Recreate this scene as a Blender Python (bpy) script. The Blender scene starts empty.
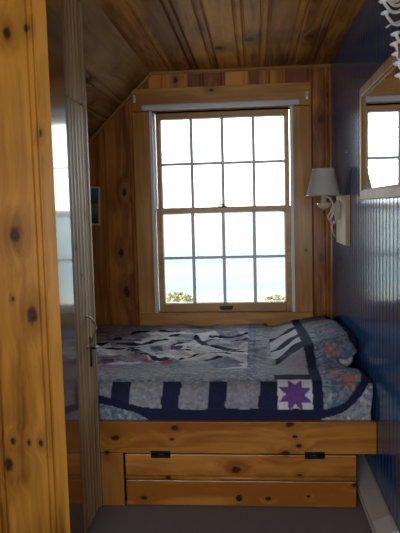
import bpy, bmesh, math, random
from math import sin, cos, pi, exp, sqrt
from mathutils import Vector, Matrix, noise
random.seed(7)
S = bpy.context.scene
COL = S.collection
V = Vector

# ------------------------------------------------------------------ helpers
def tag(o, label=None, cat=None, group=None, kind=None):
    if label: o['label'] = label
    if cat: o['category'] = cat
    if group: o['group'] = group
    if kind: o['kind'] = kind
    return o

def empty(name, loc, label=None, cat=None, group=None, kind=None):
    o = bpy.data.objects.new(name, None); COL.objects.link(o)
    o.location = loc; o.empty_display_size = .05
    return tag(o, label, cat, group, kind)

class MB:
    """collects shapes (in world coordinates) into one mesh"""
    def __init__(s):
        s.bm = bmesh.new(); s.l = s.bm.loops.layers.float_color.new('bd')
        s.c = None
    def rnd(s):
        s.c = (random.random(), random.random(), random.random(), 1)
    def face(s, vs, smooth=False):
        try: f = s.bm.faces.new(vs)
        except ValueError: return None
        f.smooth = smooth
        if s.c is None: s.rnd()
        for lp in f.loops: lp[s.l] = s.c
        return f
    def box(s, a, b, bev=0.0, new=True, seg=2):
        if new: s.rnd()
        x0, x1 = sorted((a[0], b[0])); y0, y1 = sorted((a[1], b[1])); z0, z1 = sorted((a[2], b[2]))
        t = bmesh.new(); bmesh.ops.create_cube(t, size=1)
        for v in t.verts:
            v.co = V(((x0+x1)/2+v.co.x*(x1-x0), (y0+y1)/2+v.co.y*(y1-y0), (z0+z1)/2+v.co.z*(z1-z0)))
        if bev > 0:
            bmesh.ops.bevel(t, geom=t.edges[:], offset=bev, segments=seg, affect='EDGES', profile=.5)
        s.merge(t, bev > 0); return s
    def merge(s, t, smooth=False, M=None):
        m = {}
        for v in t.verts: m[v] = s.bm.verts.new(M @ v.co if M else v.co)
        for f in t.faces: s.face([m[v] for v in f.verts], smooth and len(f.verts) == 4 and f.calc_area() < 1e-3)
        t.free()
    def loft(s, rings, closed=True, cap=True, smooth=True):
        R = [[s.bm.verts.new(p) for p in r] for r in rings]
        n = len(R[0])
        for i in range(len(R)-1):
            for j in range(n if closed else n-1):
                k = (j+1) % n
                s.face([R[i][j], R[i][k], R[i+1][k], R[i+1][j]], smooth)
        if cap and closed:
            s.face(list(reversed(R[0]))); s.face(R[-1])
    def tube(s, pts, r, n=10, new=True):
        if new: s.rnd()
        pts = [V(p) for p in pts]; rings = []
        up = V((0, 0, 1)); t0 = (pts[1]-pts[0]).normalized()
        if abs(t0.dot(up)) > .9: up = V((1, 0, 0))
        u = t0.cross(up).normalized()
        for i, p in enumerate(pts):
            t = (pts[min(i+1, len(pts)-1)]-pts[max(i-1, 0)]).normalized()
            u = (u - t*u.dot(t)).normalized(); w = t.cross(u)
            rr = r[i] if isinstance(r, (list, tuple)) else r
            rings.append([p+u*rr*cos(2*pi*k/n)+w*rr*sin(2*pi*k/n) for k in range(n)])
        s.loft(rings)
        return s
    def lathe(s, c, axis, prof, n=32):
        """prof: list of (distance along axis, radius)"""
        s.rnd(); a = V(axis).normalized(); up = V((0, 0, 1)) if abs(a.z) < .9 else V((1, 0, 0))
        u = a.cross(up).normalized(); w = a.cross(u); c = V(c)
        s.loft([[c+a*d+u*r*cos(2*pi*k/n)+w*r*sin(2*pi*k/n) for k in range(n)] for d, r in prof])
        return s
    def prism(s, poly, d):
        """extrude polygon (3D points) along vector d"""
        s.rnd(); d = V(d); A = [s.bm.verts.new(V(p)) for p in poly]; B = [s.bm.verts.new(V(p)+d) for p in poly]
        n = len(A)
        for i in range(n): s.face([A[i], A[(i+1) % n], B[(i+1) % n], B[i]])
        s.face(list(reversed(A))); s.face(B)
        return s
    def build(s, name, mat, parent=None, origin=None):
        bmesh.ops.recalc_face_normals(s.bm, faces=s.bm.faces[:])
        me = bpy.data.meshes.new(name); s.bm.to_mesh(me); s.bm.free()
        o = bpy.data.objects.new(name, me); COL.objects.link(o)
        if mat: me.materials.append(mat)
        if parent:
            o.parent = parent
            w = V((0, 0, 0)); q = parent
            while q: w += q.location; q = q.parent
            me.transform(Matrix.Translation(-w))
        elif origin is not None:
            me.transform(Matrix.Translation(-V(origin))); o.location = origin
        return o

def bez(P, n=12):
    """Catmull-Rom through points"""
    P = [V(p) for p in P]; Q = [P[0]*2-P[1]]+P+[P[-1]*2-P[-2]]; out = []
    for i in range(1, len(Q)-2):
        for k in range(n):
            t = k/n
            out.append(.5*((2*Q[i])+(Q[i+1]-Q[i-1])*t+(2*Q[i-1]-5*Q[i]+4*Q[i+1]-Q[i+2])*t*t+(3*Q[i]-Q[i-1]-3*Q[i+1]+Q[i+2])*t**3))
    out.append(P[-1]); return out

# ------------------------------------------------------------------ materials
class NT:
    def __init__(s, name):
        m = bpy.data.materials.new(name); m.use_nodes = True; s.m = m; s.t = m.node_tree; s.t.nodes.clear()
    def n(s, ty, **kw):
        x = s.t.nodes.new(ty)
        for k, v in kw.items():
            if k == 'inp':
                for a, b in v.items():
                    if isinstance(b, bpy.types.NodeSocket): s.t.links.new(b, x.inputs[a])
                    else: x.inputs[a].default_value = b
            else: setattr(x, k, v)
        return x
    def math(s, op, a, b=0.0, c=None, clamp=False):
        d = {0: a, 1: b}
        if c is not None: d[2] = c
        return s.n('ShaderNodeMath', operation=op, use_clamp=clamp, inp=d).outputs[0]
    def vm(s, op, a, b=(0, 0, 0)):
        x = s.n('ShaderNodeVectorMath', operation=op, inp={0: a, 1: b}); return x.outputs['Value' if op == 'DISTANCE' else 'Vector']
    def ramp(s, fac, stops, interp='LINEAR'):
        x = s.n('ShaderNodeValToRGB', inp={0: fac}); r = x.color_ramp; r.interpolation = interp
        while len(r.elements) < len(stops): r.elements.new(.5)
        for e, (p, c) in zip(r.elements, stops):
            e.position = p; e.color = (c[0], c[1], c[2], 1) if isinstance(c, (tuple, list)) else (c, c, c, 1)
        return x.outputs[0]
    def mix(s, f, a, b, mode='MIX'):
        x = s.n('ShaderNodeMix', data_type='RGBA', blend_type=mode)
        for i, v in ((0, f), (6, a), (7, b)):
            if isinstance(v, bpy.types.NodeSocket): s.t.links.new(v, x.inputs[i])
            else: x.inputs[i].default_value = v if i == 0 else (v[0], v[1], v[2], 1)
        return x.outputs[2]
    def out(s, surf):
        o = s.n('ShaderNodeOutputMaterial'); s.t.links.new(surf, o.inputs[0]); return s.m
    def bsdf(s, **kw):
        return s.n('ShaderNodeBsdfPrincipled', inp={k.replace('_', ' '): v for k, v in kw.items()}).outputs[0]

def c4(c): return (c[0], c[1], c[2], 1)

def pine(name, axis='z', light=(.50, .245, .062), dark=(.25, .095, .018), knots=(), rough=.32, coat=.35, coat_rough=.12,
         knot_density=4.2, sat_var=.25, spec=.5, grain=1.0):
    N = NT(name)
    P = N.n('ShaderNodeTexCoord').outputs['Object']
    # every mesh is modelled in world coordinates; the parent offset does not matter for grain, knots use world position
    W = N.n('ShaderNodeNewGeometry').outputs['Position']
    bd = N.n('ShaderNodeAttribute', attribute_name='bd').outputs['Color']
    sc = {'z': (1, 1, .065), 'x': (.065, 1, 1), 'y': (1, .065, 1)}[axis]
    el = {'z': (1, 1, .62), 'x': (.62, 1, 1), 'y': (1, .62, 1)}[axis]
    off = N.vm('MULTIPLY', bd, (9, 9, 9))
    # natural knots
    vp = N.vm('MULTIPLY', N.vm('ADD', W, off), tuple(e*knot_density for e in el))
    vorn = N.n('ShaderNodeTexVoronoi', feature='F1', inp={'Vector': vp, 'Scale': 1.0, 'Randomness': 1.0})
    vor = vorn.outputs['Distance']
    vc = N.n('ShaderNodeSeparateColor', inp={0: vorn.outputs['Color']}).outputs[0]
    D = N.math('DIVIDE', vor, N.math('MULTIPLY', N.math('MULTIPLY_ADD', vc, 1.1, .45), .014*knot_density))
    for (kx, ky, kz, r) in knots:
        a = N.vm('MULTIPLY', W, el)
        d = N.vm('DISTANCE', a, (kx*el[0], ky*el[1], kz*el[2]))
        D = N.math('MINIMUM', D, N.math('DIVIDE', d, r))
    wob = N.n('ShaderNodeTexNoise', inp={'Vector': W, 'Scale': 45., 'Detail': 3.}).outputs['Fac']
    D = N.math('ADD', D, N.math('MULTIPLY', N.math('SUBTRACT', wob, .5), .7))
    # grain flows round the knots
    push = N.math('DIVIDE', .045, N.math('ADD', 1.0, N.math('MULTIPLY', N.math('MULTIPLY', D, D), .22)))
    comb = N.n('ShaderNodeCombineXYZ', inp={0: push, 1: push, 2: push}).outputs[0]
    gp = N.vm('ADD', N.vm('MULTIPLY', N.vm('ADD', W, off), sc), comb)
    n1 = N.n('ShaderNodeTexNoise', inp={'Vector': gp, 'Scale': 34., 'Detail': 5., 'Roughness': .62, 'Distortion': .35}).outputs['Fac']
    n2 = N.n('ShaderNodeTexNoise', inp={'Vector': gp, 'Scale': 7., 'Detail': 3., 'Roughness': .5, 'Distortion': .8}).outputs['Fac']
    n3 = N.n('ShaderNodeTexNoise', inp={'Vector': W, 'Scale': 3.1, 'Detail': 3.}).outputs['Fac']
    br = N.n('ShaderNodeSeparateColor', inp={0: bd}).outputs[0]
    f = N.math('ADD', N.math('MULTIPLY', n1, .55*grain), N.math('MULTIPLY', n2, .75))
    f = N.math('ADD', f, N.math('MULTIPLY', n3, .35))
    f = N.math('ADD', f, N.math('MULTIPLY', br, sat_var))
    f = N.math('SUBTRACT', f, .275*grain+.375+.175+sat_var*.5-.5, clamp=True)
    base = N.ramp(f, [(.29, tuple(min(1,l*1.08) for l in light)), (.44, tuple(l*.66+d*.34 for l, d in zip(light, dark))), (.61, dark)])
    halo = N.ramp(N.math('DIVIDE', D, 4.0), [(.10, 1.0), (.30, .62), (.85, 0.0)])
    base = N.mix(N.math('MULTIPLY', halo, .75), base, tuple(d*.75 for d in dark))
    core = N.ramp(N.math('DIVIDE', D, 4.0), [(.14, 1.0), (.24, 0.0)])
    ringk = N.math('SINE', N.math('MULTIPLY', D, 14.0))
    kc = N.mix(N.math('MULTIPLY_ADD', ringk, .3, .3), (.035, .012, .004), (.10, .033, .009))
    base = N.mix(core, base, kc)
    bump = N.n('ShaderNodeBump', inp={'Strength': .12, 'Distance': .0012, 'Height': n1}).outputs[0]
    return N.out(N.bsdf(Base_Color=base, Roughness=rough, Normal=bump, Coat_Weight=coat, Coat_Roughness=coat_rough, Specular_IOR_Level=spec))

def plain(name, col, rough=.5, metal=0., var=.0, scale=20., coat=0., bump=0., spec=.5, **kw):
    N = NT(name)
    P = N.n('ShaderNodeTexCoord').outputs['Object']
    nz = N.n('ShaderNodeTexNoise', inp={'Vector': P, 'Scale': scale, 'Detail': 4.}).outputs['Fac']
    c = N.mix(nz, tuple(x*(1-var) for x in col), tuple(x*(1+var) for x in col))
    d = dict(Base_Color=c, Roughness=rough, Metallic=metal, Coat_Weight=coat, Specular_IOR_Level=spec); d.update(kw)
    if bump:
        d['Normal'] = N.n('ShaderNodeBump', inp={'Strength': 1., 'Distance': bump, 'Height': nz}).outputs[0]
    return N.out(N.bsdf(**d))

B = 3.97      # room face of the back wall
XR = .473     # room face of the blue wall
XL = -.65     # closet wall
YF = 2.514    # front of the bed
CZ = 2.055    # flat ceiling height

nk = [(-.763, 2.02, 1.788, .015), (-.698, 2.02, 1.80, .011), (-.772, 2.02, 1.152, .019), (-.728, 2.02, .888, .022), (-.79, 2.02, .942, .006),
      (-.816, 2.02, .463, .009), (-.761, 2.02, .456, .008), (-.72, 2.02, .456, .008), (-.836, 2.02, .38, .02), (-.672, 2.02, 1.474, .008)]
bk = [(-.835, B, .958, .022), (-.807, B, .704, .026), (.415, B, .90, .020), (.416, B, 1.731, .020), (.462, B, 1.876, .017), (.318, B-.02, .95, .009),
      (-.45, B-.02, .679, .014), (-.437, B-.02, .488, .014), (-.80, B, 1.33, .018), (-.24, B-.02, 1.93, .012), (.06, B-.02, .487, .013), (-.46, B, 2.0, .015)]
rk = [(-.582, YF, .292, .014), (-.333, YF, .335, .013), (-.347, YF, .287, .008), (.131, YF, .35, .014), (.165, YF, .262, .010), (.15, YF, .30, .008),
      (-.089, YF, .160, .016), (.113, YF, .228, .016), (-.368, YF, .125, .010), (-.471, YF, .036, .012), (.038, YF, .04, .011), (.385, YF, .10, .012),
      (.168, YF, .14, .008), (-.62, YF, .23, .010), (.20, YF, .05, .008)]
M_near = pine('varnished pine, near panel', 'z', (.58, .265, .036), (.20, .058, .005), nk, rough=.3, coat=.4, coat_rough=.15, spec=.35, knot_density=1.2)
M_back = pine('varnished pine, back wall', 'z', (.68, .285, .052), (.24, .066, .009), bk, rough=.35, coat=.12, spec=.35, knot_density=2.6, sat_var=.5)
M_case = pine('honey pine window casing', 'z', (.74, .41, .115), (.45, .20, .04), bk, rough=.32, coat=.2, spec=.35, knot_density=1.2)
M_caseh = pine('honey pine casing, horizontal', 'x', (.74, .41, .115), (.45, .20, .04), bk, rough=.32, coat=.2, spec=.35, knot_density=1.2)
M_ceil = pine('dark varnished pine ceiling', 'y', (.66, .30, .058), (.22, .07, .011), [(-.16, 3.45, CZ, .03), (.0, 3.3, CZ, .03), (.30, 3.3, CZ, .02)], rough=.5, coat=.0, spec=.08, knot_density=3., sat_var=.35)
M_slope = pine('pale varnished pine slope', 'y', (.52, .29, .085), (.22, .09, .02), [(-.80, 3.2, 1.87, .03), (-.70, 3.4, 1.96, .016), (-.86, 3.5, 1.8, .02)], rough=.6, coat=.0, spec=.08, knot_density=2.6)
M_rail = pine('orange varnished pine, bed front', 'x', (.64, .29, .052), (.34, .115, .014), rk, rough=.3, coat=.3, spec=.35, knot_density=1.0, sat_var=.2)
M_stile = pine('orange varnished pine, bed stile', 'z', (.46, .19, .035), (.28, .10, .016), rk, rough=.3, coat=.4, knot_density=1.0)
M_trim = pine('pale pine moulding', 'x', (.55, .33, .12), (.38, .2, .06), (), rough=.3, coat=.4, knot_density=.8)
M_door = pine('tan beadboard closet door', 'z', (.60, .41, .215), (.38, .24, .11), [(XL, 2.30, 1.09, .012), (XL, 2.44, 1.21, .007), (XL, 2.36, .98, .006)], rough=.55, coat=.05, coat_rough=.4, spec=.22, knot_density=1.6)  # tan, less saturated than the wall pine
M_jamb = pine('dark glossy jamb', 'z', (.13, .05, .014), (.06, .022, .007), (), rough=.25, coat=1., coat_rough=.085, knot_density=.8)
M_mir = pine('oak mirror frame', 'z', (.46, .27, .10), (.28, .145, .045), (), rough=.5, coat=.0, spec=.3, knot_density=.6)
M_plank = pine('pale pine block', 'z', (.50, .36, .19), (.38, .25, .12), (), rough=.5, coat=.1, knot_density=.6)
M_sash = pine('pine sash', 'x', (.62, .37, .15), (.45, .24, .08), bk, rough=.4, coat=.1, knot_density=.9)

def blue():
    N = NT('glossy navy painted beadboard')
    W = N.n('ShaderNodeNewGeometry').outputs['Position']
    a = N.n('ShaderNodeTexNoise', inp={'Vector': N.vm('MULTIPLY', W, (1, 1, .02)), 'Scale': 60., 'Detail': 3.}).outputs['Fac']
    b = N.n('ShaderNodeTexNoise', inp={'Vector': W, 'Scale': 5., 'Detail': 4.}).outputs['Fac']
    g = N.n('ShaderNodeTexNoise', inp={'Vector': W, 'Scale': 190., 'Detail': 2.}).outputs['Fac']
    col = N.mix(b, (.012, .052, .145), (.020, .080, .20))
    h = N.math('ADD', a, N.math('MULTIPLY', g, .12))
    bp = N.n('ShaderNodeBump', inp={'Strength': .55, 'Distance': .0011, 'Height': h}).outputs[0]
    return N.out(N.bsdf(Base_Color=col, Roughness=.15, Normal=bp, Specular_IOR_Level=.42))
M_blue = blue()

def carpet():
    N = NT('grey carpet')
    W = N.n('ShaderNodeNewGeometry').outputs['Position']
    a = N.n('ShaderNodeTexNoise', inp={'Vector': W, 'Scale': 260., 'Detail': 3.}).outputs['Fac']
    b = N.n('ShaderNodeTexNoise', inp={'Vector': W, 'Scale': 28., 'Detail': 4.}).outputs['Fac']
    c = N.ramp(a, [(.3, (.12, .115, .115)), (.7, (.34, .325, .325))])
    c = N.mix(N.math('MULTIPLY', b, .5), c, (.19, .18, .185))
    bp = N.n('ShaderNodeBump', inp={'Strength': .8, 'Distance': .004, 'Height': a}).outputs[0]
    return N.out(N.bsdf(Base_Color=c, Roughness=.95, Normal=bp, Specular_IOR_Level=.1))
M_carpet = carpet()
M_white = plain('white vinyl', (.82, .82, .85), .35, var=.04)
M_muntin = plain('white muntins', (.82, .83, .86), .4, var=.03)
M_black = plain('black iron', (.02, .018, .017), .45, .6, var=.3)
M_bronze = plain('dark bronze', (.05, .04, .03), .35, .8, var=.3)
M_brass = plain('worn brass', (.42, .36, .22), .3, 1., var=.2)
M_cream = plain('cream ceramic', (.62, .56, .45), .3, var=.06, coat=.3)
M_heater = plain('beige enamel', (.50, .49, .47), .42, var=.06)
M_heatcap = plain('beige enamel cap', (.62, .62, .62), .4, var=.05)
M_sheet = plain('white cotton', (.70, .70, .74), .9, var=.04, bump=.001)
M_hook = plain('white plastic coating', (.93, .93, .96), .3, var=.03)
M_dark = plain('dark gap', (.02, .015, .012), .9)
M_mirror = plain('silvered glass', (.86, .88, .86), .01, 1.)

def glass():
    N = NT('window glass')
    f = N.n('ShaderNodeFresnel', inp={'IOR': 1.45}).outputs[0]
    t = N.n('ShaderNodeBsdfTransparent', inp={0: (.96, .985, .98, 1)}).outputs[0]
    g = N.n('ShaderNodeBsdfGlossy', inp={'Roughness': .0}).outputs[0]
    return N.out(N.n('ShaderNodeMixShader', inp={0: f, 1: t, 2: g}).outputs[0])
M_glass = glass()

def shade_mat():
    N = NT('pleated linen shade')
    W = N.n('ShaderNodeNewGeometry').outputs['Position']
    nz = N.n('ShaderNodeTexNoise', inp={'Vector': W, 'Scale': 120., 'Detail': 3.}).outputs['Fac']
    c = N.mix(nz, (.70, .68, .63), (.82, .80, .75))
    d = N.bsdf(Base_Color=c, Roughness=.85)
    t = N.n('ShaderNodeBsdfTranslucent', inp={0: c}).outputs[0]
    return N.out(N.n('ShaderNodeMixShader', inp={0: .4, 1: d, 2: t}).outputs[0])
M_shade = shade_mat()

def quilt_mat():
    N = NT('patchwork quilt')
    W = N.n('ShaderNodeTexCoord').outputs['Object']
    A = N.n('ShaderNodeAttribute', attribute_name='patch').outputs['Color']
    K = N.n('ShaderNodeSeparateColor', inp={0: N.n('ShaderNodeAttribute', attribute_name='print').outputs['Color']})
    v1 = N.n('ShaderNodeTexVoronoi', inp={'Vector': W, 'Scale': 75., 'Randomness': 1.})
    v2 = N.n('ShaderNodeTexNoise', inp={'Vector': W, 'Scale': 55., 'Detail': 4.}).outputs['Fac']
    cc = N.n('ShaderNodeSeparateColor', inp={0: v1.outputs['Color']}).outputs[0]
    spots = N.ramp(cc, [(.0, (.10, .14, .24)), (.3, (.30, .34, .42)), (.5, (.5, .5, .55)), (.72, (.2, .26, .33)), (.9, (.42, .25, .31))], 'CONSTANT')
    c = N.mix(N.math('MULTIPLY', K.outputs[0], .6), A, spots)
    blot = N.ramp(v2, [(.35, 1.32), (.62, .72)])
    c = N.mix(N.math('MULTIPLY_ADD', K.outputs[0], .5, .12), c, N.mix(1.0, c, blot, 'MULTIPLY'))
    # stitched quilting puckers
    q = N.n('ShaderNodeTexNoise', inp={'Vector': W, 'Scale': 60., 'Detail': 3.}).outputs['Fac']
    wv = N.n('ShaderNodeTexVoronoi', feature='SMOOTH_F1', inp={'Vector': W, 'Scale': 26.}).outputs['Distance']
    bp = N.n('ShaderNodeBump', inp={'Strength': .7, 'Distance': .004, 'Height': N.math('ADD', N.math('MULTIPLY', q, .5), wv)}).outputs[0]
    return N.out(N.bsdf(Base_Color=c, Roughness=.92, Normal=bp, Specular_IOR_Level=.06))
M_quilt = quilt_mat()

# ------------------------------------------------------------------ panelling
def panel(mb, org, u, n, us, v0, v1, vdir=(0, 0, 1), bead=.02, depth=.006, gw=.005, style='bead'):
    """vertical boards between consecutive joints us (along u); grooves at every inner joint.
    n = direction out of the wall; v0, v1 functions of u."""
    org, u, n, vd = V(org), V(u), V(n), V(vdir)
    def strip(a, da, b, db, keep=True):
        A = [org+u*a+n*da+vd*v0(a), org+u*b+n*db+vd*v0(b), org+u*b+n*db+vd*v1(b), org+u*a+n*da+vd*v1(a)]
        vs = [mb.bm.verts.new(p) for p in A]; mb.face(vs)
    for i in range(len(us)-1):
        a, b = us[i], us[i+1]; mb.rnd()
        a2 = a + (bead/2+gw if i > 0 else 0); b2 = b - (bead/2+gw if i < len(us)-2 else 0)
        strip(a2, 0, b2, 0)
        if i < len(us)-2:
            if style == 'bead':      # groove, rounded bead, groove
                prof = [(b2, 0), (b2+gw*.6, -depth), (b2+gw, -depth), (b-bead*.28, -depth*.1), (b+bead*.28, -depth*.1), (b+bead/2, -depth), (b+bead/2+gw*.4, -depth), (b+bead/2+gw, 0)]
            else:
                prof = [(b2, 0), (b, -depth), (b+bead/2+gw, 0)]
            for (p, q) in zip(prof, prof[1:]): strip(p[0], p[1], q[0], q[1])

# room shell -----------------------------------------------------------------
XW = -1.62; YR = -.6
slope_z = lambda x: CZ if x > -.614 else CZ-.978*(-.614-x)

# back wall: boards, broken by the window opening
WX0, WX1, WZ0, WZ1 = -.626, .248, .562, 1.818
mb = MB()
us = [XW, -1.4, -1.2, -1.06, -.925, -.745, -.68, WX0]
panel(mb, (0, B, 0), (1, 0, 0), (0, -1, 0), us, lambda x: 0, slope_z)
panel(mb, (0, B, 0), (1, 0, 0), (0, -1, 0), [WX0, -.53, -.40, -.30, -.17, -.03, .10, .20, WX1], lambda x: WZ1, lambda x: slope_z(x))
panel(mb, (0, B, 0), (1, 0, 0), (0, -1, 0), [WX0, -.45, -.28, -.1, .06, WX1], lambda x: 0, lambda x: WZ0)
panel(mb, (0, B, 0), (1, 0, 0), (0, -1, 0), [WX1, .352, .447, XR], lambda x: 0, slope_z)
for a, b in (((XW, B+.02, 0), (WX0, B+.12, 2.2)), ((WX1, B+.02, 0), (XR+.1, B+.12, 2.2)), ((WX0, B+.02, WZ1), (WX1, B+.12, 2.2)), ((WX0, B+.02, 0), (WX1, B+.12, WZ0))):
    mb.box(a, b)
# reveals of the opening
mb.box((WX0, B, WZ0), (WX0-.012, B+.13, WZ1)); mb.box((WX1, B, WZ0), (WX1+.012, B+.13, WZ1))
mb.box((WX0, B, WZ1), (WX1, B+.13, WZ1+.012)); mb.box((WX0, B, WZ0-.012), (WX1, B+.13, WZ0))
tag(mb.build('wall_back', M_back), 'knotty pine board wall around the window', kind='structure')

# blue wall
mb = MB()
ys = [YR]; y = 1.02
while y < B-.03: ys.append(y); y += .06
ys.append(B)
panel(mb, (XR, 0, 0), (0, 1, 0), (-1, 0, 0), ys, lambda y: 0, lambda y: 2.15, bead=.010, depth=.0025, gw=.004)
mb.box((XR+.02, YR, 0), (XR+.1, B+.1, 2.2))
tag(mb.build('wall_right', M_blue), 'glossy navy blue painted beadboard wall', kind='structure')

# flat ceiling and slope
mb = MB()
panel(mb, (0, 0, CZ), (1, 0, 0), (0, 0, -1), [-.614, -.475, -.335, -.212, -.05, .068, .228, .352, XR], lambda x: YR, lambda x: B, vdir=(0, 1, 0), bead=.034, gw=.008, depth=.010)
mb.box((XW-.1, YR-.1, CZ+.02), (XR+.1, B+.1, CZ+.1))
mb.box((XW, YR, CZ), (-.614, 2.03, CZ+.02))
tag(mb.build('ceiling', M_ceil), 'flat knotty pine board ceiling with beaded joints', kind='structure')
mb = MB()
sv = V((-1, 0, -.978)).normalized(); sn = V((.978, 0, -1)).normalized()
L = (1.62-.614)/(-sv.x)
panel(mb, (-.614, 0, CZ), sv, sn, [0, .255, .40, .56, .72, .9, 1.1, L], lambda u: 2.03, lambda u: B, vdir=(0, 1, 0), bead=.03, gw=.008, depth=.010)
mb.rnd()
for d in (0,):
    q = [V((-.614, 2.03, CZ))-sn*.03, V((-.614, B+.1, CZ))-sn*.03, V((-.614, B+.1, CZ))-sn*.03+sv*L, V((-.614, 2.03, CZ))-sn*.03+sv*L]
    mb.prism(q, -sn*.06)
tag(mb.build('ceiling', M_slope), 'sloping pine ceiling running down to the left', kind='structure')

# left side of the alcove
mb = MB()
panel(mb, (XW, 0, 0), (0, 1, 0), (1, 0, 0), [2.03, 2.3, 2.6, 2.9, 3.2, 3.5, 3.8, B], lambda y: 0, lambda y: 1.2)
mb.box((XW-.1, YR-.1, 0), (XW-.02, B+.1, 2.2))
mb.box((XW-.02, YR, 0), (XW, 2.03, 2.1))
tag(mb.build('wall_left', M_back), 'pine wall at the far left end of the alcove', kind='structure')

# floor
mb = MB(); mb.box((XW-.1, YR-.1, -.1), (XR+.1, B+.1, 0))
tag(mb.build('floor', M_carpet), 'short grey brown carpet', kind='structure')

# near wall (faces the camera), Y = 2.02
mb = MB()
panel(mb, (0, 2.02, 0), (1, 0, 0), (0, -1, 0), [XW, -1.45, -1.26, -1.06, -.858, -.688, -.634], lambda x: 0, lambda x: CZ, bead=.016, gw=.007, depth=.008)
mb.box((XW, 2.04, 0), (-.66, 2.10, CZ))
tag(mb.build('wall_front', M_near), 'knotty orange pine board wall nearest on the left', kind='structure')
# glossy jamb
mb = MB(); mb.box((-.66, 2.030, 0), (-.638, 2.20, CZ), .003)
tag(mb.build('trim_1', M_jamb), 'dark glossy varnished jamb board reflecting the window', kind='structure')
# closet wall: header, end board
mb = MB()
hy = [2.20, 2.245, 2.29, 2.335, 2.38, 2.425, 2.47, 2.50]
panel(mb, (XL, 0, 0), (0, 1, 0), (1, 0, 0), hy, lambda y: 1.632, lambda y: 2.05, bead=.012, gw=.005, depth=.005)
mb.box((XL-.08, 2.20, 1.632), (XL-.02, 2.50, 2.05))
tag(mb.build('wall_side', M_door), 'beadboard header above the closet door', kind='structure')
mb = MB(); mb.box((XL-.10, 2.502, 0), (XL+.004, 2.528, CZ), .004)
tag(mb.build('trim_2', pine('pale corner strip', 'z', (.42, .33, .19), (.30, .22, .12), (), rough=.5, coat=.0, knot_density=.6)), 'pale pine corner strip at the end of the closet', kind='structure')
mb = MB(); mb.box((XW, 2.44, 0), (XL-.101, 2.50, CZ-.0))
tag(mb.build('wall_closet', M_back), 'closet end wall hidden behind the beadboard', kind='structure')

# closet door with handle and latch
door = empty('door_1', (XL, 2.35, 0), 'narrow beadboard closet door with a bent handle', kind='structure')
mb = MB()
panel(mb, (XL, 0, 0), (0, 1, 0), (1, 0, 0), [2.204, 2.255, 2.30, 2.345, 2.39, 2.435, 2.475, 2.499], lambda y: .01, lambda y: 1.627, bead=.012, gw=.005, depth=.005)
mb.box((XL-.04, 2.204, .01), (XL-.012, 2.499, 1.627))
mb.build('door_panel', M_door, door)
mb = MB(); mb.tube(bez([(XL, 2.395, .815), (XL+.012, 2.41, .81), (XL+.026, 2.437, .775), (XL+.024, 2.432, .75), (XL+.008, 2.405, .70), (XL, 2.40, .695)]), .0035)
mb.lathe((XL-.001, 2.395, .815), (1, 0, 0), [(0, .008), (.003, .008), (.005, .004)], 16); mb.lathe((XL-.001, 2.40, .695), (1, 0, 0), [(0, .008), (.003, .008), (.005, .004)], 16)
mb.build('handle', M_brass, door)
mb = MB(); mb.box((XL-.002, 2.432, .61), (XL+.005, 2.452, .73), .002)
mb.tube([(XL+.004, 2.445, .682), (XL+.014, 2.452, .68), (XL+.016, 2.485, .68)], .005); mb.build('latch', M_black, door)

# wall behind the camera; unseen opening added and sized for fill daylight
RX0, RX1, RZ0, RZ1 = -1.30, .36, .62, 1.62
mb = MB()
for a, b in (((XW, YR-.1, 0), (RX0, YR, 2.2)), ((RX1, YR-.1, 0), (XR+.1, YR, 2.2)), ((RX0, YR-.1, 0), (RX1, YR, RZ0)), ((RX0, YR-.1, RZ1), (RX1, YR, 2.2))): mb.box(a, b)
tag(mb.build('wall_rear', M_back), 'pine wall behind the camera with an opening added for fill daylight', kind='structure')

# mouldings
mb = MB(); mb.prism([(-.614, B, CZ), (-.614, B-.014, CZ), (-.614, B-.016, CZ-.012), (-.614, B-.006, CZ-.018), (-.614, B, CZ-.018)], (XR+.614, 0, 0))
tag(mb.build('trim_3', M_trim), 'thin pine moulding where back wall meets the flat ceiling', kind='structure')
mb = MB()
p0 = V((-.608, B, CZ)); q = [p0, p0+V((0, -.016, 0)), p0+V((0, -.016, 0))+sn*.014, p0+sn*.018]
mb.prism(q, sv*L*.99)
tag(mb.build('trim_4', M_trim), 'thin pine moulding following the sloping ceiling', kind='structure')
mb = MB(); mb.prism([(XR, B, 0), (XR-.012, B, 0), (XR-.012, B-.006, 0), (XR-.006, B-.012, 0), (XR, B-.012, 0)], (0, 0, CZ))
tag(mb.build('trim_5', pine('orange corner bead', 'z', (.5, .23, .05), (.3, .12, .02))), 'orange pine corner bead between back wall and blue wall', kind='structure')

# ------------------------------------------------------------------ window
CF = B-.02    # face of the casing
mb = MB()
mb.box((-.728, CF, .565), (WX0+.004, B+.004, 1.818), .003)
mb.box((WX1-.004, CF, .565), (.357, B+.004, 1.818), .003)
tag(mb.build('trim_6', M_case), 'honey pine side casings of the window', kind='structure')
mb = MB()
mb.box((-.728, CF-.002, 1.820), (.357, B+.004, 1.955), .003)
mb.box((-.728, CF, .448), (.357, B+.004, .558), .003)
mb.box((-.728, CF-.004, .558), (.357, B+.004, .567), .002)
tag(mb.build('trim_7', M_caseh), 'honey pine head casing and apron of the window', kind='structure')

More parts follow.
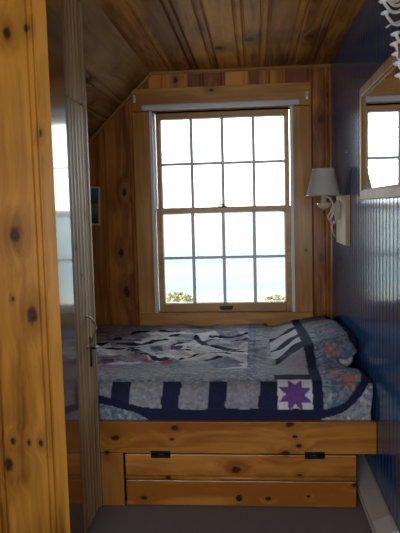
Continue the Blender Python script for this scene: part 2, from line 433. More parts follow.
win = empty('window_1', (-.19, B, WZ0), 'double-hung twelve over twelve pane sash window with sea view', kind='structure')
mb = MB()   # white jamb liners
for s, x in ((1, WX0), (-1, WX1)):
    mb.box((x, B-.024, .568), (x+s*.018, B+.03, WZ1), .002)
    mb.box((x, B+.03, 1.21), (x+s*.022 if s > 0 else x-.014, B+.11, WZ1), .002)
    mb.box((x, B+.034, .575), (x+s*.012, B+.11, 1.21), .002)
mb.build('jamb_liner', M_white, win)
SX0, SX1 = WX0+.012, WX1-.012
def sash(name, y, z0, z1, st, top, bot, x0, x1, rowz, stm):
    mb = MB()
    mb.box((x0, y, z0), (x0+st, y+.032, z1), .003); mb.box((x1-st, y, z0), (x1, y+.032, z1), .003)
    mb.box((x0+st, y, z0), (x1-st, y+.032, z0+bot), .003); mb.box((x0+st, y, z1-top), (x1-st, y+.032, z1), .003)
    s = mb.build(name, M_sash, win)
    gx0, gx1, gz0, gz1 = x0+st, x1-st, z0+bot, z1-top
    mb = MB()
    for k in range(1, 4):
        x = gx0+(gx1-gx0)*k/4
        mb.box((x-.010, y+.004, gz0), (x+.010, y+.026, gz1), .002)
    mb.box((gx0, y+.007, rowz-.009), (gx1, y+.023, rowz+.009), .002)
    e = .006    # white inner edge of the glazing
    mb.box((gx0, y+.02, gz0), (gx0+e, y+.03, gz1)); mb.box((gx1-e, y+.02, gz0), (gx1, y+.03, gz1))
    mb.box((gx0, y+.02, gz0), (gx1, y+.03, gz0+e)); mb.box((gx0, y+.02, gz1-e), (gx1, y+.03, gz1))
    mb.build('muntins', M_muntin, s)
    mb = MB(); mb.box((gx0, y+.0135, gz0), (gx1, y+.0165, gz1)); mb.build('glass', M_glass, s)
    return s
up = sash('upper_sash', B+.070, 1.192, WZ1-.002, .026, .036, .030, SX0+.014, SX1-.008, 1.499, None)
lo = sash('lower_sash', B+.034, WZ0+.002, 1.223, .036, .032, .055, SX0+.006, SX1-.004, .910, None)
mb = MB(); mb.box((-.222, B+.036, 1.222), (-.162, B+.064, 1.231), .002); mb.tube([(-.188, B+.05, 1.228), (-.188, B+.05, 1.24), (-.215, B+.045, 1.242)], .005)
mb.build('sash_lock', M_bronze, lo)
mb = MB(); mb.box((-.222, B+.022, .582), (-.140, B+.035, .602), .003); mb.tube([(-.214, B+.02, .584), (-.148, B+.02, .584)], .005)
mb.build('lift_handle', M_bronze, lo)

# white roller blind on the head casing
bl = empty('roller_blind', (-.19, CF, 1.845), 'rolled-up white roller blind mounted above the window', 'blind')
mb = MB(); mb.lathe((-.668, CF-.022, 1.838), (1, 0, 0), [(0, .005), (.003, .013), (.012, .0185), (.945, .0185), (.954, .013), (.957, .005)], 24)
mb.build('blind_roll', plain('white blind cloth', (.80, .81, .85), .6, var=.04), bl)
mb = MB(); mb.box((-.655, CF-.004, 1.824), (.278, CF+.0, 1.852), .001); mb.build('mounting_strip', M_white, bl)
# two little white curtain brackets
def bracket(x, z, label):
    t = empty('curtain_bracket', (x, CF, z), label, 'bracket', 'white curtain rod brackets')
    mb = MB(); mb.box((x-.007, CF-.006, z-.02), (x+.007, CF-.002, z+.024), .0015); mb.build('back_plate', M_hook, t)
    mb = MB(); mb.tube(bez([(x, CF-.004, z+.006), (x, CF-.022, z+.002), (x+.001, CF-.034, z+.008), (x+.001, CF-.032, z+.02)]), .0045); mb.build('hook', M_hook, t)
bracket(-.712, 1.893, 'small white curtain bracket left of the roller blind')
bracket(.332, 1.873, 'small white curtain bracket right of the roller blind')

# ------------------------------------------------------------------ outside
def hill_mat(name, a, b, sc):
    N = NT(name); W = N.n('ShaderNodeNewGeometry').outputs['Position']
    nz = N.n('ShaderNodeTexNoise', inp={'Vector': W, 'Scale': sc, 'Detail': 5.}).outputs['Fac']
    return N.out(N.bsdf(Base_Color=N.ramp(nz, [(.35, a), (.65, b)]), Roughness=1., Specular_IOR_Level=0.))
def sea_mat():
    N = NT('pale sea'); W = N.n('ShaderNodeNewGeometry').outputs['Position']
    a = N.n('ShaderNodeTexNoise', inp={'Vector': N.vm('MULTIPLY', W, (.02, .08, 1)), 'Scale': 1., 'Detail': 6.}).outputs['Fac']
    c = N.ramp(a, [(.35, (.140, .182, .184)), (.52, (.160, .188, .192)), (.68, (.19, .205, .205))])
    return N.out(N.bsdf(Base_Color=c, Roughness=.9, Specular_IOR_Level=.1))
mb = MB(); mb.box((-2500, 78, -12.5), (2500, 6000, -12.1))
tag(mb.build('sea', sea_mat()), 'pale sea water out to the horizon', kind='structure')
mb = MB(); vs = []
for i in range(41):
    for j in range(25):
        x = -40+2*i; yy = 4.3+j*3.4
        z = -.35-.11*(yy-4.3)**1.0 - max(0, yy-40)*.03 + noise.noise(V((x*.2, yy*.2, 0)))*.12
        vs.append(mb.bm.verts.new((x, yy, max(z, -12.3))))
mb.rnd()
for i in range(40):
    for j in range(24): mb.face([vs[i*25+j], vs[(i+1)*25+j], vs[(i+1)*25+j+1], vs[i*25+j+1]], True)
g = mb.build('ground', hill_mat('pale sand', (.25, .235, .20), (.31, .295, .26), .3))
tag(g, 'pale sandy slope down to the beach', kind='structure')
M_leaf = plain('dry olive leaves', (.27, .245, .13), .8, var=.25, scale=8.)
def bush(c, r, h, n, seed, label):
    rr = random.Random(seed)
    t = empty('bush', c, label, 'bush', None)
    mb = MB(); mb.rnd()
    for k in range(n):
        a = rr.uniform(0, 2*pi); q = rr.random()**.6; hh = rr.random()
        p = V(c)+V((cos(a)*r*q*(1-.15*hh), sin(a)*r*q*.7*(1-.15*hh), h*hh*(1-.12*q)))
        d = V((rr.gauss(0, 1), rr.gauss(0, 1), rr.gauss(.4, 1))).normalized(); e = d.cross(V((rr.random(), rr.random(), rr.random()))).normalized()
        l = rr.uniform(.03, .06); w = l*.32
        mb.face([mb.bm.verts.new(x) for x in (p-d*l, p-e*w, p+d*l, p+e*w)])
    mb.build('foliage', M_leaf, t)
    mb = MB()
    for k in range(7):
        a = k*.9; mb.tube([V(c), V(c)+V((cos(a)*r*.3, sin(a)*r*.25, h*.4)), V(c)+V((cos(a)*r*.55, sin(a)*r*.4, h*.75))], [.012, .008, .003], 6)
    mb.build('stems', M_dark, t)
bush((-1.02, 8, -.80), .36, .99, 2600, 3, 'dry olive bush outside at the lower left of the window')
bush((.30, 8, -.80), .42, .92, 2400, 5, 'low yellowish bush outside at the lower right of the window')

# ------------------------------------------------------------------ bed
bed = empty('built_in_bed', (-.1, YF, 0), 'built-in pine bed box with a hinged drop front below its rail', 'bed')
mb = MB(); mb.box((-1.5, YF, .228), (XR-.001, YF+.03, .360), .003); mb.build('side_rail', M_rail, bed)
mb = MB(); mb.box((XL+.004, YF+.002, .001), (-.553, YF+.03, .226), .002); mb.build('stile', M_stile, bed)
dp = MB()
dp.box((-.544, YF+.002, .006), (.392, YF+.026, .112), .003)
dp.box((-.544, YF+.002, .134), (.392, YF+.026, .222), .003)
dpo = dp.build('drop_front', M_rail, bed)
mb = MB(); mb.rnd()
mb.loft([[(x, YF+.004-d, z) for d, z in ((-.01, .112), (-.003, .113), (.004, .117), (.006, .123), (.004, .129), (-.003, .133), (-.01, .134))] for x in (-.544, .392)], cap=True)
mb.build('bead_moulding', M_rail, dpo)
for x in (-.396, .228):
    mb = MB(); mb.box((x-.040, YF-.004, .208), (x+.040, YF+.003, .238), .002)
    mb.tube([(x-.036, YF-.006, .225), (x+.036, YF-.006, .225)], .007)
    mb.build('hinge', M_black, dpo)
mb = MB(); mb.lathe((-.079, YF+.0035, .040), (0, -1, 0), [(0, .0135), (.003, .0135), (.0035, .010), (.0035, .001)], 24); mb.build('finger_hole_disc', M_dark, dpo)  # flat dark disc; the shade inside the hole is put into its colour
mb = MB(); mb.box((-1.5, YF+.32, .17), (XR-.07, B-.006, .20)); mb.box((-1.5, YF+.034, .01), (XL+.10, YF+.06, .168)); mb.box((-1.5, B-.06, .01), (.36, B-.03, .168)); mb.build('platform', M_stile, bed)
mb = MB(); mb.box((-.56, YF+.034, .01), (.385, YF+.046, .165)); mb.build('backing', M_dark, bed)

# mattress
mt = MB(); mt.box((-1.49, YF+.050, .201), (XR-.014, B-.012, .445), .045, seg=5)
tag(mt.build('mattress', M_sheet, origin=(-.5, 3.2, .2)), 'white sheeted mattress just showing at the right end of the bed', 'mattress')

# pillow, mostly under the quilt
def sm(a, b, x):
    t = min(1, max(0, (x-a)/(b-a))); return t*t*(3-2*t)
def hump(x, y):
    return .125*(.55*sm(.07, .24, x)+.45*sm(.2, .42, x))*sm(2.76, 3.00, y)*(1-.5*sm(3.3, 3.97, y)) 
pl = MB(); pl.rnd(); rings = []
nU, nV = 28, 40
top = []
for j in range(nV+1):
    a = -pi/2+pi*j/nV; ring = []
    for i in range(nU*2):
        b_ = 2*pi*i/(nU*2)
        f = lambda v, p: (abs(v)**p)*(1 if v >= 0 else -1)
        cx, cy, cz = f(cos(b_), .55)*f(cos(a), .55), f(sin(b_), .45)*f(cos(a), .45), f(sin(a), .8)
        ring.append(V((.330+.132*cx+.0*cy, 3.34+.50*cy, .515+.050*cz)))
    rings.append(ring)
pl.loft(rings, cap=False)
for v in pl.bm.verts:
    cap_ = .470+hump(v.co.x, v.co.y)-.020-.012*sm(3.2, 3.9, v.co.y)
    if v.co.z > cap_: v.co.z = cap_ if v.co.y > 2.88 else max(cap_, v.co.z-.012)
bmesh.ops.remove_doubles(pl.bm, verts=pl.bm.verts[:], dist=.0005)
po = pl.build('pillow', M_sheet, origin=(.32, 3.3, .46))
tag(po, 'white pillow whose corner pokes out from the quilt by the blue wall', 'pillow')

# quilt ------------------------------------------------------------
T_ARC = .060*pi/2
def profile(t):
    """t<0 on the top (distance back from the rim), t>0 over the rim and down the front"""
    if t <= 0: return 2.612-t, .497-.030*sm(0, 1.0, -t)
    if t < T_ARC:
        a = t/.060; return 2.612-.060*sin(a), .437+.060*cos(a)
    return 2.552, .437-(t-T_ARC)
def umax(t):
    y = 2.612-t if t <= 0 else 0
    if t <= 0:
        w = .458 - .075*sm(2.76, 2.85, y)*(1-sm(2.87, 2.93, y))
        return w - .0*t
    return .466-.012*sm(.03, .155, t)
def seg(px, py, a, b):
    ax, ay = a; bx, by = b; dx, dy = bx-ax, by-ay
    k = max(0, min(1, ((px-ax)*dx+(py-ay)*dy)/(dx*dx+dy*dy+1e-12)))
    return sqrt((px-ax-k*dx)**2+(py-ay-k*dy)**2), k
NAVY = (.022, .027, .068); LILAC = (.42, .42, .50); WHITE = (.74, .74, .82); PURP = (.17, .075, .30)
GREY = (.25, .26, .30); BLUEF = (.125, .175, .255); RED = (.42, .15, .13); PALE = (.56, .58, .66); TEAL = (.17, .22, .26)
LINES = [  # navy sashing over the middle of the bed: points in (X, Y), width
    ([(-.53, 2.985), (-.461, 2.996), (-.429, 3.015), (-.376, 2.985), (-.307, 3.114), (-.201, 3.176), (-.113, 3.262), (-.03, 3.28)], .018),
    ([(-.34, 3.60), (-.324, 3.543), (-.258, 3.337), (-.20, 3.30), (-.112, 3.24)], .034),
    ([(-.56, 3.33), (-.48, 3.393), (-.364, 3.545)], .026),
    ([(-.237, 2.972), (-.168, 3.01)], .018), ([(-.80, 3.28), (-.737, 3.281), (-.627, 3.325)], .040),
    ([(-.66, 3.23), (-.602, 3.186), (-.483, 3.016), (-.422, 2.957)], .030), ([(-.76, 3.42), (-.63, 3.399), (-.504, 3.523)], .026),
    ([(-.50, 3.13), (-.43, 3.19), (-.33, 3.2)], .012), ([(-.26, 3.62), (-.15, 3.60), (-.05, 3.68)], .030),
    ([(-.72, 3.72), (-.60, 3.78), (-.46, 3.74)], .035), ([(-.22, 3.10), (-.12, 3.09)], .014), ([(-.95, 3.1), (-.80, 3.12)], .03),
    ([(-.13, 3.42), (-.04, 3.50), (.02, 3.44)], .020), ([(-.30, 3.44), (-.20, 3.47)], .018), ([(-.56, 3.60), (-.42, 3.66)], .022),
    ([(-.98, 3.5), (-.85, 3.45), (-.78, 3.55)], .04), ([(-.14, 3.13), (-.05, 3.15), (.0, 3.12)], .014)]
BLOBS = [((-.727, 2.963), .050, .055, PURP), ((-.111, 2.905), .055, .030, (.22, .15, .31)), ((-.411, 3.318), .035, .075, (.22, .11, .33)), ((-.591, 3.05), .030, .040, RED),
         ((-.518, 2.965), .034, .040, RED), ((-.414, 2.905), .030, .045, (.38, .13, .14)), ((-.625, 2.925), .085, .030, WHITE), ((-.674, 3.081), .018, .035, NAVY),
         ((-.52, 3.26), .035, .06, TEAL), ((-.34, 3.30), .025, .05, TEAL), ((-.25, 3.52), .03, .06, (.2, .13, .28)), ((-.05, 3.35), .04, .05, WHITE), ((-.20, 3.05), .07, .03, WHITE),
         ((-.68, 3.55), .05, .06, (.22, .12, .33)), ((-.10, 2.99), .04, .025, (.21, .13, .29)), ((-.58, 3.15), .03, .025, (.21, .14, .29))]
def star(dx, dy, r):
    a = math.atan2(dy, dx)+pi/8; d = sqrt(dx*dx+dy*dy)
    k = abs(((a/(pi/4)) % 1)-.5)*2      # 0 valley, 1 tip
    return d < r*(.56+.50*k**1.2)
def border_t(x):     # centre line of the navy border along the front
    if x < -.35: return .150-.055*sm(-.38, -.68, x)*1.0 if False else .150-.060*(1-sm(-.70, -.36, x))
    if x > .24: return .150-.15*((x-.24)/.21)**2.5
    return .147
def patch(x, t):
    """colour and print strength of the cloth at sheet position (x, t)"""
    y = 2.612-t
    bt = border_t(x)
    wx = x+.006*noise.noise(V((x*14, t*14, 0))); wt = t+.006*noise.noise(V((x*14, t*14, 9)))
    if x > .428 and -.17 < t < .03: return NAVY, 0  # navy border; shadow along the right edge is painted into the same colour
    sl = 1.0 if x < .24 else sqrt(1+(.15*2.5/.21*((x-.24)/.21)**1.5)**2)
    if wt > bt+.017*sl+.04*sm(-.52, -.34, x)*(1-sm(.22, .27, x)): return ((.22, .31, .42) if x < .25 else (.36, .40, .46)), 1.0
    if wt > bt-.016*sl: return NAVY, 0
    if x > .225:                                  # right-hand panel over the pillow
        if x < .268: return NAVY, 0
        if x < .300: return (.20, .26, .36), 1.4
        if y > 2.93 and x > .425: return NAVY, 0
        for (mx, my, mr) in ((.335, 2.90, .042), (.325, 2.66, .040), (.375, 2.59, .036), (.36, 3.12, .035), (.33, 3.42, .05), (.31, 3.7, .045)):
            dx, dy = x-mx, (y-my)*(.75)
            d = sqrt(dx*dx+dy*dy)
            if d < mr:
                a = math.atan2(dy, dx)
                if d < mr*(.30+.62*abs(sin(2.5*a+mx*20))): return ((.46, .19, .17) if noise.noise(V((x*60, y*60, 3))) > -.12 else (.42, .36, .36)), .15
        return BLUEF, .55
    if x > .075 and t < .005:                     # ladder of pieces left of the strip
        if t > -.075: return NAVY, 0
        k = (x-.075)/.15
        for c0, w, col in ((2.86, .0, None),):
            pass
        yl = y + .10*(1-k)                      # pieces fan out
        if yl < 2.97: return (.36, .36, .42), .15
        if yl < 3.10: return NAVY if k > .12 else GREY, 0
        if yl < 3.24: return PALE, .1
        if yl < 3.33: return NAVY, 0
        if yl < 3.55: return PALE, .1
        if yl < 3.64: return NAVY, 0
        return LILAC, .3
    if t > -.012:                                  # drop over the front: bars, patches and the star
        if x > .085:
            cx, ct = .155, .075
            dx, dt = (x-cx), (wt-ct)
            return (PURP if star(dx, dt*1.05, .066) else WHITE), .05
        for a, b in ((-.60, -.525), (-.39, -.315), (-.197, -.123), (.012, .085), (-.80, -.73)):
            if a+.004*sin(t*40) < wx < b+.004*sin(t*40) and t > .018: return NAVY, .02
        if t < .02: return (.22, .25, .31), 1.0
        return (.33, .33, .38), .5
    if x > -.04:
        if x < .0: return (.27, .33, .42), .9
        return (.37, .385, .45), .5
    if t > -.19: return (.36, .37, .42), .6
    # middle: worn, rumpled patchwork
    for c, rx, ry, col in BLOBS:
        dx, dy = (x-c[0])/rx, (y-c[1])/ry
        if dx*dx+dy*dy < 1+.5*noise.noise(V((x*35, y*20, 1))): return col, .3
    for pts, w in LINES:
        for a, b in zip(pts, pts[1:]):
            d, k = seg(wx, (wt*-1+2.612)*.55, (a[0], a[1]*.55), (b[0], b[1]*.55))
            if d < w*.5*(.9+.3*noise.noise(V((x*20, y*20, 5)))): return NAVY, 0
    c = noise.cell_vector(V(((x+.35*y)*7.5, (y-.3*x)*4.2, 2)))
    r = c.x % 1
    col = WHITE if r < .36 else PALE if r < .55 else LILAC if r < .72 else (.26, .31, .39) if r < .84 else (.36, .30, .42) if r < .93 else GREY
    if y > 3.72: col = tuple(q*1.05 for q in (.30, .34, .44)) if r > .4 else LILAC
    return col, (.05 if r < .55 else .5)

def ridge(x, y, s, seed):
    n_ = noise.noise(V((x*s*.8, y*s*1.15, seed))); return (1-abs(n_)*2.2)
X0Q = -1.40
NX, NT_ = 400, 330
t0, t1 = -(B-.014-2.612), .177
verts, cols, prs = [], [], []
for j in range(NT_+1):
    # denser near the front
    t = t0+(t1-t0)*j/NT_
    um = umax(t)
    for i in range(NX+1):
        s = i/NX; x = X0Q+(um-X0Q)*s
        y, z = profile(t)
        mess = sm(2.80, 2.98, y)*(1-sm(.0, .12, x))
        w = 0
        if t < .02:
            w = mess*(.016*max(0, ridge(x, y, 5.5, 1.3))+.009*max(0, ridge(x+y*.3, y, 10, 4.1))+.004*noise.noise(V((x*38, y*38, 2)))-.006)
            w += (1-mess)*(.004*noise.noise(V((x*7, y*9, 7)))+.002*noise.noise(V((x*25, y*25, 8))))
            h = hump(x, y)
            h += .020*sm(.26, .38, x)*(1-sm(2.70, 2.80, y))
            # fan of creases running into the pillow
            h += .006*sin(y*34+x*18)*sm(.0, .10, x)*(1-sm(.16, .24, x))*sm(2.75, 2.9, y)
            h -= .045*sm(um-.035, um, x)*(1 if 2.7 < y < 2.95 else .35)
            z += h+w*sm(.02, -.05, t)*0+w
        # soft billow of the hanging front
        fr = sm(-.02, .08, t)
        y -= fr*(.003*sin(x*21)+.002*noise.noise(V((x*16, t*16, 3))))
        if t > T_ARC: y = min(y, 2.5515+.001)
        y = max(y, 2.5475 if z < .37 else 2.54)
        if z < .37: y = max(y, 2.5475)
        verts.append((x, y, z+.004))
        c, p = patch(x, t)
        cols.append(c); prs.append(min(1, p))
faces = [(j*(NX+1)+i, j*(NX+1)+i+1, (j+1)*(NX+1)+i+1, (j+1)*(NX+1)+i) for j in range(NT_) for i in range(NX)]
me = bpy.data.meshes.new('quilt'); me.from_pydata(verts, [], faces)
ca = me.color_attributes.new('patch', 'FLOAT_COLOR', 'POINT'); cp = me.color_attributes.new('print', 'FLOAT_COLOR', 'POINT')
ca.data.foreach_set('color', [v for c in cols for v in (c[0], c[1], c[2], 1)])
cp.data.foreach_set('color', [v for p in prs for v in (p, p, p, 1)])
me.polygons.foreach_set('use_smooth', [True]*len(faces))
me.materials.append(M_quilt)
qo = bpy.data.objects.new('quilt', me); COL.objects.link(qo)
me.transform(Matrix.Translation((.4, -3.2, -.45))); qo.location = (-.4, 3.2, .45)
so = qo.modifiers.new('Solidify', 'SOLIDIFY'); so.thickness = .008; so.offset = -1
tag(qo, 'blue, white and purple patchwork star quilt spread over the bed', 'quilt')

# ------------------------------------------------------------------ wall lamp on its block
mb = MB(); mb.box((.449, 3.19, 1.018), (XR-.0005, 3.54, 1.268), .002)
blk = tag(mb.build('mounting_block', M_plank, origin=(.46, 3.3, 1.018)), 'pale pine block on the blue wall behind the lamp', 'board')
LY = 3.43
lamp = empty('wall_lamp', (.449, LY, 1.20), 'cream wall lamp with a pleated grey shade left of the mirror', 'lamp')
mb = MB(); mb.lathe((.4485, LY, 1.195), (-1, 0, 0), [(0, .052), (.004, .053), (.012, .048), (.018, .036), (.026, .030), (.032, .014), (.034, .002)], 36)
mb.build('wall_plate', M_cream, lamp)
mb = MB(); mb.tube(bez([(.425, LY, 1.195), (.414, LY, 1.165), (.398, LY, 1.145), (.392, LY, 1.160), (.408, LY, 1.19), (.418, LY, 1.222), (.405, LY, 1.250), (.392, LY, 1.262), (.375, LY, 1.256)], 8), .0042)
mb.tube(bez([(.40, LY, 1.15), (.405, LY, 1.13), (.418, LY, 1.125), (.42, LY, 1.138)], 6), .003)
mb.build('arm', M_cream, lamp)
mb = MB(); mb.lathe((.371, LY, 1.196), (0, 0, 1), [(0, .003), (.003, .006), (.006, .012), (.012, .026), (.022, .033), (.032, .036), (.036, .032), (.037, .014), (.075, .014), (.077, .004)], 28)
mb.build('socket', M_cream, lamp)
mb = MB(); mb.lathe((.371, LY, 1.176), (0, 0, 1), [(0, .002), (.004, .006), (.010, .006), (.014, .003), (.02, .003)], 14); mb.build('finial', M_bronze, lamp)
mb = MB(); mb.rnd(); rings = []; NR = 144
def shade_ring(r, z, am, th=0): return [V((.370+(r+am*cos(k*pi)+th)*cos(2*pi*k/NR), LY+(r+am*cos(k*pi)+th)*sin(2*pi*k/NR), z)) for k in range(NR)]
rings = [shade_ring(.0875, 1.270, .0002), shade_ring(.0880, 1.274, .001), shade_ring(.0715, 1.342, .0011), shade_ring(.0565, 1.407, .0009), shade_ring(.0558, 1.412, .0002)]
inner = [shade_ring(.0542, 1.411, .0001), shade_ring(.0695, 1.342, .0004), shade_ring(.0858, 1.271, .0001)]
mb.loft(rings+inner+[rings[0]], cap=False, smooth=True)
bmesh.ops.remove_doubles(mb.bm, verts=mb.bm.verts[:], dist=.00005)
sh = mb.build('lamp_shade', M_shade, lamp)
mb = MB()
for z, r in ((1.273, .0887), (1.409, .0568)):
    mb = MB(); mb.tube([(.370+r*cos(a*pi/24), LY+r*sin(a*pi/24), z) for a in range(49)], .0022, 6)
    mb.build('trim_band', M_cream, sh)
mb = MB()
for a in range(3): mb.tube([(.371, LY, 1.385), (.370+.053*cos(a*2.1), LY+.053*sin(a*2.1), 1.398)], .0014, 6)
mb.tube([(.371, LY, 1.27), (.371, LY, 1.386)], .002, 6); mb.build('shade_spider', M_brass, lamp)
mb = MB(); mb.lathe((.371, LY, 1.272), (0, 0, 1), [(0, .010), (.02, .013), (.045, .022), (.062, .024), (.078, .018), (.086, .004)], 20); mb.build('bulb', plain('frosted bulb', (.75, .75, .72), .3), lamp)
mb = MB(); mb.tube(bez([(.43, LY-.02, 1.165), (.425, LY-.02, 1.13), (.412, LY-.01, 1.11), (.415, LY-.01, 1.08), (.43, LY-.0, 1.05)], 8), .0022, 8); mb.build('cord', M_cream, lamp)

# ------------------------------------------------------------------ mirror
mi = empty('wall_mirror', (.45, 2.35, 1.24), 'rectangular wall mirror in an oak frame on the blue wall', 'mirror')
MX, MY0, MY1, MZ0, MZ1, FW = .444, 1.86, 2.735, 1.240, 1.692, .036
mb = MB()
mb.box((MX, MY1-FW, MZ0), (XR-.002, MY1, MZ1), .003); mb.box((MX, MY0, MZ0), (XR-.002, MY0+FW, MZ1), .003)
mb.box((MX, MY0+FW, MZ0), (XR-.002, MY1-FW, MZ0+FW), .003); mb.box((MX, MY0+FW, MZ1-FW), (XR-.002, MY1-FW, MZ1), .003)
fr = mb.build('frame', M_mir, mi)
mb = MB()
for a, b in (((MX+.006, MY1-FW-.008, MZ0+FW), (MX+.016, MY1-FW+.001, MZ1-FW)), ((MX+.006, MY0+FW, MZ0+FW), (MX+.016, MY1-FW, MZ0+FW+.006)), ((MX+.006, MY0+FW, MZ1-FW-.006), (MX+.016, MY1-FW, MZ1-FW))): mb.box(a, b, .001)
mb.build('inner_bead', M_mir, fr)
mb = MB(); mb.box((MX+.010, MY0+FW-.005, MZ0+FW-.005), (MX+.015, MY1-FW+.005, MZ1-FW+.005)); mb.build('mirror_glass', M_mirror, mi)

# nail
mb = MB(); mb.lathe((XR+.004, 3.245, 1.478), (-1, 0, 0), [(0, .0015), (.014, .0015), (.014, .006), (.016, .006), (.017, .003)], 12)
tag(mb.build('nail', M_brass, origin=(XR, 3.245, 1.478)), 'small pale nail in the blue wall above the lamp block', 'nail')

# ------------------------------------------------------------------ small picture on the back wall, half hidden by the closet
pc = empty('picture_frame', (-1.02, B, 1.25), 'small framed landscape print hanging on the pine wall', 'picture')
mb = MB()
for a, b in (((-1.11, B-.016, 1.131), (-.955, B-.001, 1.142)), ((-1.11, B-.016, 1.362), (-.955, B-.001, 1.373)), ((-1.11, B-.016, 1.142), (-1.099, B-.001, 1.362)), ((-.966, B-.016, 1.142), (-.955, B-.001, 1.362))): mb.box(a, b, .002)
mb.build('frame', plain('pale frame', (.75, .75, .72), .4), pc)
def print_mat():
    N = NT('landscape print'); W = N.n('ShaderNodeNewGeometry').outputs['Position']
    z = N.n('ShaderNodeSeparateXYZ', inp={0: W}).outputs[2]
    nz = N.n('ShaderNodeTexNoise', inp={'Vector': W, 'Scale': 45., 'Detail': 4.}).outputs['Fac']
    f = N.math('ADD', N.math('DIVIDE', N.math('SUBTRACT', z, 1.14), .22), N.math('MULTIPLY', N.math('SUBTRACT', nz, .5), .5))
    c = N.ramp(f, [(.05, (.05, .07, .04)), (.3, (.16, .17, .06)), (.5, (.30, .24, .08)), (.62, (.05, .09, .12)), (.85, (.12, .2, .30))])
    return N.out(N.bsdf(Base_Color=c, Roughness=.4))
mb = MB(); mb.box((-1.10, B-.010, 1.141), (-.965, B-.002, 1.363)); mb.build('print', print_mat(), pc)
pc.rotation_euler = (0, 0, 0); pc.rotation_euler.y = .035

# ------------------------------------------------------------------ baseboard heater
ht = empty('baseboard_heater', (.45, 2.9, 0), 'beige baseboard heater along the foot of the blue wall', 'heater')
def prof(x0): return [(XR-.001, .112), (XR-.012, .112), (.415, .094), (.408, .086), (.408, .038), (.416, .030), (XR-.001, .030)]
mb = MB(); mb.prism([(x, 2.235, z) for x, z in prof(0)], (0, 1.40, 0)); mb.build('body', M_heater, ht)
mb = MB()
mb.box((.406, 2.24, .046), (.4085, 3.6, .050)); mb.box((.406, 2.24, .078), (.4085, 3.6, .081)); mb.build('front_ribs', M_heatcap, ht)
mb = MB(); mb.box((.430, 2.24, .001), (XR-.002, 3.6, .0295)); mb.build('base', M_heater, ht)
mb = MB(); mb.prism([(x+(-.004 if x < .46 else 0), 2.12, z+(.004 if z > .05 else -.02)) for x, z in prof(0)], (0, .115, 0)); mb.build('end_cap', M_heatcap, ht)

# ------------------------------------------------------------------ white prong rack at the top right
rk_ = empty('prong_rack', (XR, 1.86, 1.6), 'white wire rack of curved prongs with flat capped tips', 'rack')
mb = MB(); mb.tube([(.462, 1.80, 1.50), (.462, 1.80, 1.98)], .009, 12); mb.box((.466, 1.785, 1.52), (XR-.0005, 1.815, 1.56), .002); mb.box((.466, 1.785, 1.90), (XR-.0005, 1.815, 1.94), .002)
mb.build('stem', M_hook, rk_)
tips = [(.413, 2.10, 1.849, .13), (.419, 2.10, 1.813, .115), (.424, 2.10, 1.770, .02), (.441, 2.06, 1.738, .10), (.437, 2.05, 1.706, .105), (.440, 2.04, 1.674, .10), (.443, 2.03, 1.644, .10),
        (.4450, 2.02, 1.607, .09), (.421, 2.13, 1.89, .13), (.43, 2.06, 1.935, .12), (.418, 2.10, 1.868, .08)]
for (x, y, z, d) in tips:
    if d < .05:
        pts = bez([(x, y, z), (x+.012, y-.02, z+.004), (x+.03, y-.08, z-.002), (.462, 1.80, z-.03)], 8)
        rad = .0022
    else:
        pts = bez([(x+.004, y, z), (x+.008, y-.012, z-.018), (x+.020, y-.05, z-.048), (x+(.455-x)*.75, y-.13, z-.062), (.462, 1.80, z-.04)], 8)
        rad = .0052
    mb = MB(); mb.tube(pts, rad, 10); p = mb.build('prong', M_hook, rk_)
    mb = MB(); mb.lathe((x+.003, y, z), (-.25, 0, 1), [(-.006, .005), (-.003, .012), (.001, .0155), (.004, .0155), (.006, .009)] if d > .05 else [(-.002, .003), (0, .007), (.002, .006)], 18)
    mb.build('tip_cap', M_hook, p)

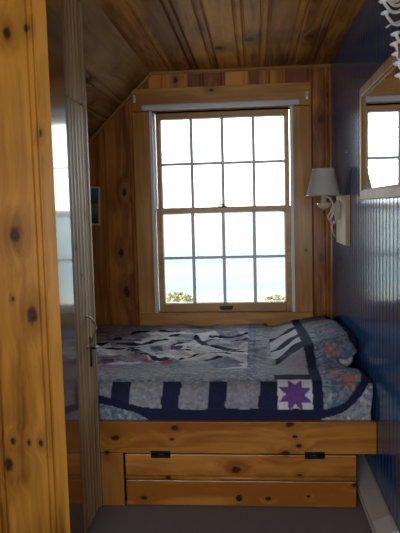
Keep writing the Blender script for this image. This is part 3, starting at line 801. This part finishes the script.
# ------------------------------------------------------------------ light
SKY = 4.6
w = bpy.data.worlds.new('overcast'); S.world = w; w.use_nodes = True
nt = w.node_tree; nt.nodes.clear()
bg = nt.nodes.new('ShaderNodeBackground'); bg.inputs[0].default_value = (.93, .97, 1.0, 1); bg.inputs[1].default_value = SKY
o = nt.nodes.new('ShaderNodeOutputWorld'); nt.links.new(bg.outputs[0], o.inputs[0])
def portal(name, loc, rot, sx, sy):
    l = bpy.data.lights.new(name, 'AREA'); l.shape = 'RECTANGLE'; l.size = sx; l.size_y = sy; l.cycles.is_portal = True
    ob = bpy.data.objects.new(name, l); COL.objects.link(ob); ob.location = loc; ob.rotation_euler = rot
portal('window_daylight', ((WX0+WX1)/2, B+.125, (WZ0+WZ1)/2), (-pi/2, 0, 0), WX1-WX0, WZ1-WZ0)
portal('rear_fill_daylight', ((RX0+RX1)/2, YR-.05, (RZ0+RZ1)/2), (pi/2, 0, 0), RX1-RX0, RZ1-RZ0)  # portal of the added rear opening, brings in the fill daylight

# ------------------------------------------------------------------ camera
yaw, pit, rol = .085, .092, -.026
Rz = Matrix.Rotation(yaw, 3, 'Z')
cp_, sp_ = cos(pit), sin(pit); cr, sr = cos(rol), sin(rol)
Rx = Matrix(((1, 0, 0), (0, cp_, sp_), (0, -sp_, cp_))); Ry = Matrix(((cr, 0, -sr), (0, 1, 0), (sr, 0, cr)))
Mx = Rz @ Rx @ Ry
right, fwd, upv = Mx.col[0], Mx.col[1], Mx.col[2]
cam = bpy.data.cameras.new('camera'); co = bpy.data.objects.new('camera', cam); COL.objects.link(co)
R4 = Matrix((( right.x, upv.x, -fwd.x), (right.y, upv.y, -fwd.y), (right.z, upv.z, -fwd.z))).to_4x4()
co.matrix_world = Matrix.Translation((0, 0, 1.225)) @ R4
cam.sensor_fit = 'VERTICAL'; cam.sensor_height = 36; cam.lens = 640/533*36; cam.clip_end = 10000; cam.clip_start = .02
S.camera = co
vs_ = S.view_settings; S.display_settings.display_device = 'sRGB'
vs_.view_transform = 'Standard'; vs_.look = 'None'; vs_.gamma = 1; vs_.use_curve_mapping = False; vs_.exposure = 0.5
S.cycles.max_bounces = 10; S.cycles.diffuse_bounces = 5
